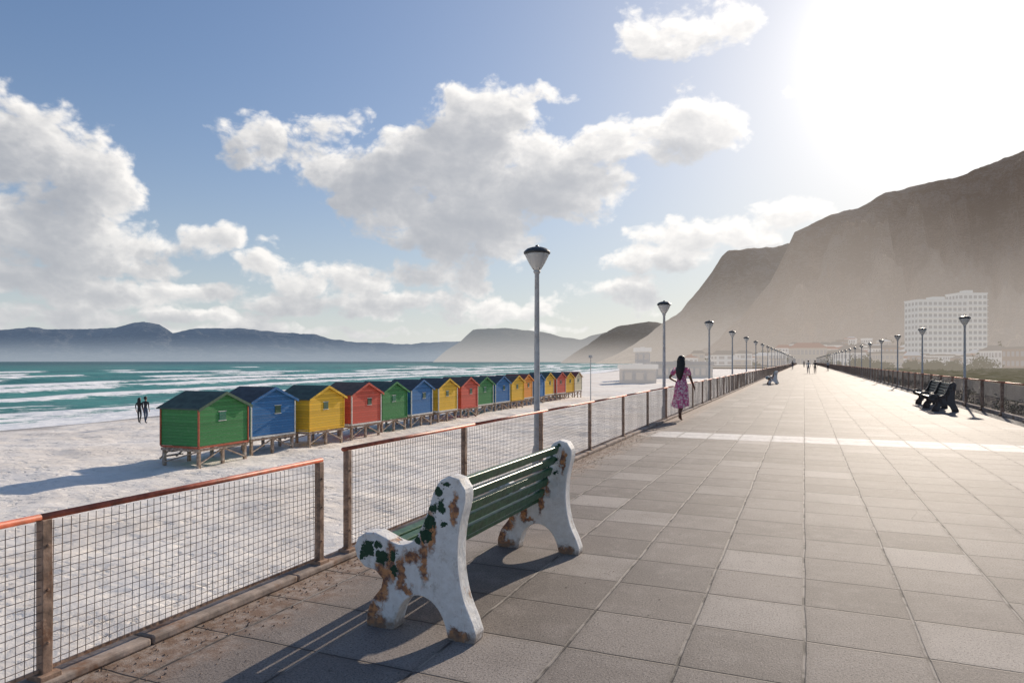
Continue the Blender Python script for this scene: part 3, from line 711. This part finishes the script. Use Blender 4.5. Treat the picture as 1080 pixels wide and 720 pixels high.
# ============================================================ PEOPLE
def skin_body(name,V,E,R,mats,classify,parent,root=0,sub=1):
    me=bpy.data.meshes.new(name); me.from_pydata(V,E,[]); o=bpy.data.objects.new(name,me); link(o)
    sk=o.modifiers.new('skin','SKIN'); sk.branch_smoothing=.6; sk.use_smooth_shade=True
    for i,r in enumerate(R): 
        r=(r,r) if not isinstance(r,tuple) else r
        me.skin_vertices[0].data[i].radius=r
    for i in range(len(V)): me.skin_vertices[0].data[i].use_root=(i==root)
    ss=o.modifiers.new('sub','SUBSURF'); ss.levels=sub; ss.render_levels=sub
    dg=bpy.context.evaluated_depsgraph_get(); dg.update()
    nm=bpy.data.meshes.new_from_object(o.evaluated_get(dg)); bpy.data.objects.remove(o)
    nm.materials.clear()
    for m in mats: nm.materials.append(m)
    for p in nm.polygons: p.material_index=classify(p.center); p.use_smooth=True
    ob=bpy.data.objects.new(name,nm); link(ob,parent); return ob
def figure(name,loc,rot,pose,mats,classify,hair=None,scale=1.0,female=True):
    e=empty(name,loc,rot); e.scale=(scale,)*3
    V=[];E=[];R=[]
    def a(p,r,par=None):
        V.append(tuple(p)); R.append(r)
        if par is not None: E.append((par,len(V)-1))
        return len(V)-1
    sw=.165 if female else .195
    pel=a((0,0,.93),(.135,.105)); wa=a((0,.0,1.08),(.11,.085),pel); ch=a((0,.01,1.26),(.135,.10),wa); nb=a((0,0,1.40),(.075,.065),ch)
    nk=a((0,.005,1.475),.050,nb); hd=a((0,.02,1.545),(.072,.08),nk); h2=a((0,.015,1.62),(.078,.094),hd); h3=a((0,.01,1.675),(.05,.06),h2)
    a((0,.105,1.575),.012,hd)
    for sgn,side in((-1,'L'),(1,'R')):
        P=pose[side]
        sh=a((sgn*sw,0,1.375),.052,ch); el=a(P['el'],.037,sh); wr=a(P['wr'],.024,el)
        d=(Vector(P['wr'])-Vector(P['el'])).normalized(); sidev=Vector(P.get('palm',(0,1,0))); sidev=(sidev-d*sidev.dot(d)).normalized()
        pm=a(Vector(P['wr'])+d*.055,(.03,.018),wr); cur=d.cross(sidev)*-sgn
        for fi,(off,ln) in enumerate(((-.027,.060),(-.009,.075),(.009,.082),(.027,.074))):
            b0=Vector(P['wr'])+d*.09+sidev*off; k=a(b0,.0085,pm); k=a(b0+d*ln*.5+cur*.01,.008,k); a(b0+d*ln*.85+cur*.03,.007,k)
        t0=Vector(P['wr'])+d*.04+sidev*.035; k=a(t0,.010,pm); a(t0+d*.04+sidev*.028,.0085,k)
        hp=a((sgn*.085,0,.88),(.085,.088),pel); kn=a(P['kn'],.055,hp); 
        calf=Vector(P['kn'])*.65+Vector(P['an'])*.35+Vector((0,-.015,0)); cf=a(calf,.05,kn)
        an=a(P['an'],.034,cf); 
        ft=Vector(P.get('toe',(0,1,-.35))).normalized(); bl=a(Vector(P['an'])+ft*.10+Vector((0,0,-.02)),(.038,.025),an); a(Vector(P['an'])+ft*.17+Vector((0,0,-.022)),(.03,.016),bl)
        a(Vector(P['an'])-ft*.035+Vector((0,0,-.035)),.026,an)
    skin_body('body',V,E,R,mats,classify,e)
    b=MB()
    for s in(-1,1):
        b.tube((s*.030-.011,.098,1.60),(s*.030+.011,.098,1.60),.009,n=6)
    b.tube((-.022,.098,1.535),(.022,.098,1.535),.006,n=6); b.obj('eyes_and_mouth',M_haird,e)
    b=MB()
    for s in(-1,1): b.tube((s*.076,.0,1.565),(s*.092,-.008,1.60),.018,.014,n=6)
    b.obj('ears',mats[0],e)
    if hair: hair(e)
    return e
M_skin=simple('skin_brown',(.13,.065,.04),.5,.1,10); M_skl=simple('skin_tan',(.35,.20,.14),.5,.1,10)
M_haird=simple('dark_hair',(.012,.010,.010),.5,.4,30,bump=.6)
M_dark=simple('dark_clothes',(.025,.028,.035),.8,.3,10); M_denim=simple('denim',(.05,.07,.12),.85,.3,10); M_shirt=simple('pale_shirt',(.5,.48,.45),.8,.1,10); M_shoe=simple('shoe',(.03,.028,.028),.6,.2,10); M_sole=simple('sandal',(.25,.13,.08),.6,.2,10)
def mat_dress():
    m,g,out=newmat('patterned_dress'); p=g.obj()
    vo=g.n('ShaderNodeTexVoronoi',{'Vector':p,'Scale':15.0}); ds=vo.outputs['Distance']
    c=g.mix(g.step(ds,.34,.50),(.92,.74,.74),(.72,.20,.38))
    n=g.noise(p,13,4); c=g.mix(g.step(n,.60,.66),c,(.36,.08,.19)); c=g.mix(g.step(g.noise(p,21,3),.55,.60),c,(.93,.86,.84))
    a=g.n('ShaderNodeBsdfDiffuse',{'Color':c}); b=g.n('ShaderNodeBsdfTranslucent',{'Color':c}); ms=g.n('ShaderNodeMixShader',{0:.42,1:a.outputs[0],2:b.outputs[0]})
    g.nt.links.new(ms.outputs[0],out.inputs[0]); return m
M_dress=mat_dress()
def short_hair(e):
    n=14
    prof=[(.001,1.742),(.045,1.735),(.075,1.715),(.097,1.675),(.104,1.63),(.100,1.59),(.088,1.55),(.07,1.53)]
    V=[];Fc=[]
    for r,z in prof:
        for k in range(n):
            t=2*math.pi*k/n; x=r*.92*math.cos(t); y=r*1.08*math.sin(t)-.012
            zz=z+ (.07*max(0,math.sin(t))*(1.72-z)/.15 if z<1.68 else 0)
            V.append((x,y,zz))
    for j in range(len(prof)-1):
        for k in range(n): k2=(k+1)%n; Fc.append((j*n+k,(j+1)*n+k,(j+1)*n+k2,j*n+k2))
    mesh_obj('hair',V,Fc,M_haird,e,smooth=True)
def long_hair(e):
    short_hair(e)
    V=[];Fc=[];n=16
    rows=[(1.66,.085,.07,-.035),(1.58,.10,.065,-.06),(1.50,.105,.055,-.075),(1.40,.11,.05,-.10),(1.30,.10,.045,-.11),(1.20,.085,.038,-.105),(1.12,.05,.025,-.10),(1.08,.01,.01,-.10)]
    for j,(z,rx,ry,yc) in enumerate(rows):
        for k in range(n):
            t=2*math.pi*k/n; w=1+.14*math.sin(k*2.9+j*.8)
            V.append((rx*w*math.cos(t)+.012*math.sin(j*.9),yc+ry*w*math.sin(t),z+.015*math.sin(k*1.7)))
    for j in range(len(rows)-1):
        for k in range(n): k2=(k+1)%n; Fc.append((j*n+k,(j+1)*n+k,(j+1)*n+k2,j*n+k2))
    mesh_obj('long_hair',V,Fc,M_haird,e,smooth=True)
wp={'L':dict(el=(-.33,-.03,1.14),wr=(-.21,.12,1.04),palm=(0,0,1),kn=(-.075,.10,.50),an=(-.06,.02,.085),toe=(0,1,-.3)),
    'R':dict(el=(.235,.06,1.11),wr=(.26,.20,.92),palm=(0,1,0),kn=(.085,-.02,.49),an=(.07,-.30,.24),toe=(0,.45,-1))}
def cw(c):
    return 1 if c.z<.075 and abs(c.x)<.3 else 0
wom=figure('walking_woman',(-3.0,18.5,0),math.radians(-12),wp,[M_skin,M_sole],cw,long_hair)
def dress(e):
    n=36; V=[];Fc=[]
    rows=[(1.435,.085,.062,0,0),(1.415,.165,.078,0,0),(1.37,.185,.10,0,0),(1.28,.162,.118,0,.01),(1.18,.135,.108,0,.005),(1.09,.125,.102,0,0),(1.0,.155,.128,0,-.01),(.92,.175,.145,0,-.015),(.80,.185,.165,0,-.02),(.68,.19,.185,.0,-.035),(.56,.20,.205,.0,-.055),(.45,.215,.23,-.005,-.075),(.38,.225,.24,-.01,-.085)]
    for j,(z,rx,ry,xc,yc) in enumerate(rows):
        f=max(0,(1.0-z)/.62)
        for k in range(n):
            t=2*math.pi*k/n; w=1+.09*f*math.sin(k*2*math.pi*7/n+j*.12)+.05*f*math.sin(k*2*math.pi*3/n+1)
            V.append((xc+rx*w*math.cos(t),yc+ry*w*math.sin(t),z+.03*f*math.sin(t*2+1)))
    for j in range(len(rows)-1):
        for k in range(n): k2=(k+1)%n; Fc.append((j*n+k,(j+1)*n+k,(j+1)*n+k2,j*n+k2))
    mesh_obj('dress',V,Fc,M_dress,e,smooth=True)
    for s,P in((-1,wp['L']),(1,wp['R'])):
        b=MB(); a=Vector((s*.15,0,1.385)); c=Vector(P['el']); m=a+(c-a)*.62
        b.tube(a,m,.068,.062,n=14,caps=False); b.obj('sleeve',M_dress,e,smooth=True)
dress(wom)
stand={'L':dict(el=(-.24,-.03,1.12),wr=(-.23,.06,.88),kn=(-.09,.06,.49),an=(-.09,.12,.085),toe=(0,1,-.2)),
       'R':dict(el=(.24,-.05,1.12),wr=(.24,.02,.87),kn=(.09,.02,.48),an=(.09,-.16,.10),toe=(0,1,-.5))}
def cc(c):
    if c.z<.10: return 3
    if c.z<.98 and abs(c.x)<.19: return 2
    if c.z<1.43 and not(abs(c.x)>.19 and c.z<1.0): return 1
    return 0
def beach_person(px,py,D,rot,mats,h=short_hair,s=1.0,z=None,female=False):
    x,y,_=wpt(px,381,D); 
    return figure('person' ,(x,y,z),rot,stand,mats,cc,h,s,female)
for px,rt,mm,s,hr in((147,.5,[M_skl,M_dark,M_dark,M_shoe],1.0,long_hair),(153.5,.3,[M_skl,M_dark,M_denim,M_shoe],1.05,short_hair)):
    beach_person(px,0,46.5,rt,mm,hr,s,-2.62)
for (x,y,rt,mm) in((.5,95,.2,[M_skl,M_shirt,M_denim,M_shoe]),(1.3,96,0,[M_skin,M_dark,M_dark,M_shoe]),(-2,140,3,[M_skl,M_dark,M_denim,M_shoe]),(3.5,120,3.1,[M_skl,M_shirt,M_dark,M_shoe]),(0,190,0,[M_skl,M_dark,M_dark,M_shoe])):
    figure('person',(x,y,0),rt,stand,mm,cc,short_hair,1.0,False)
print('objects',len(bpy.data.objects))
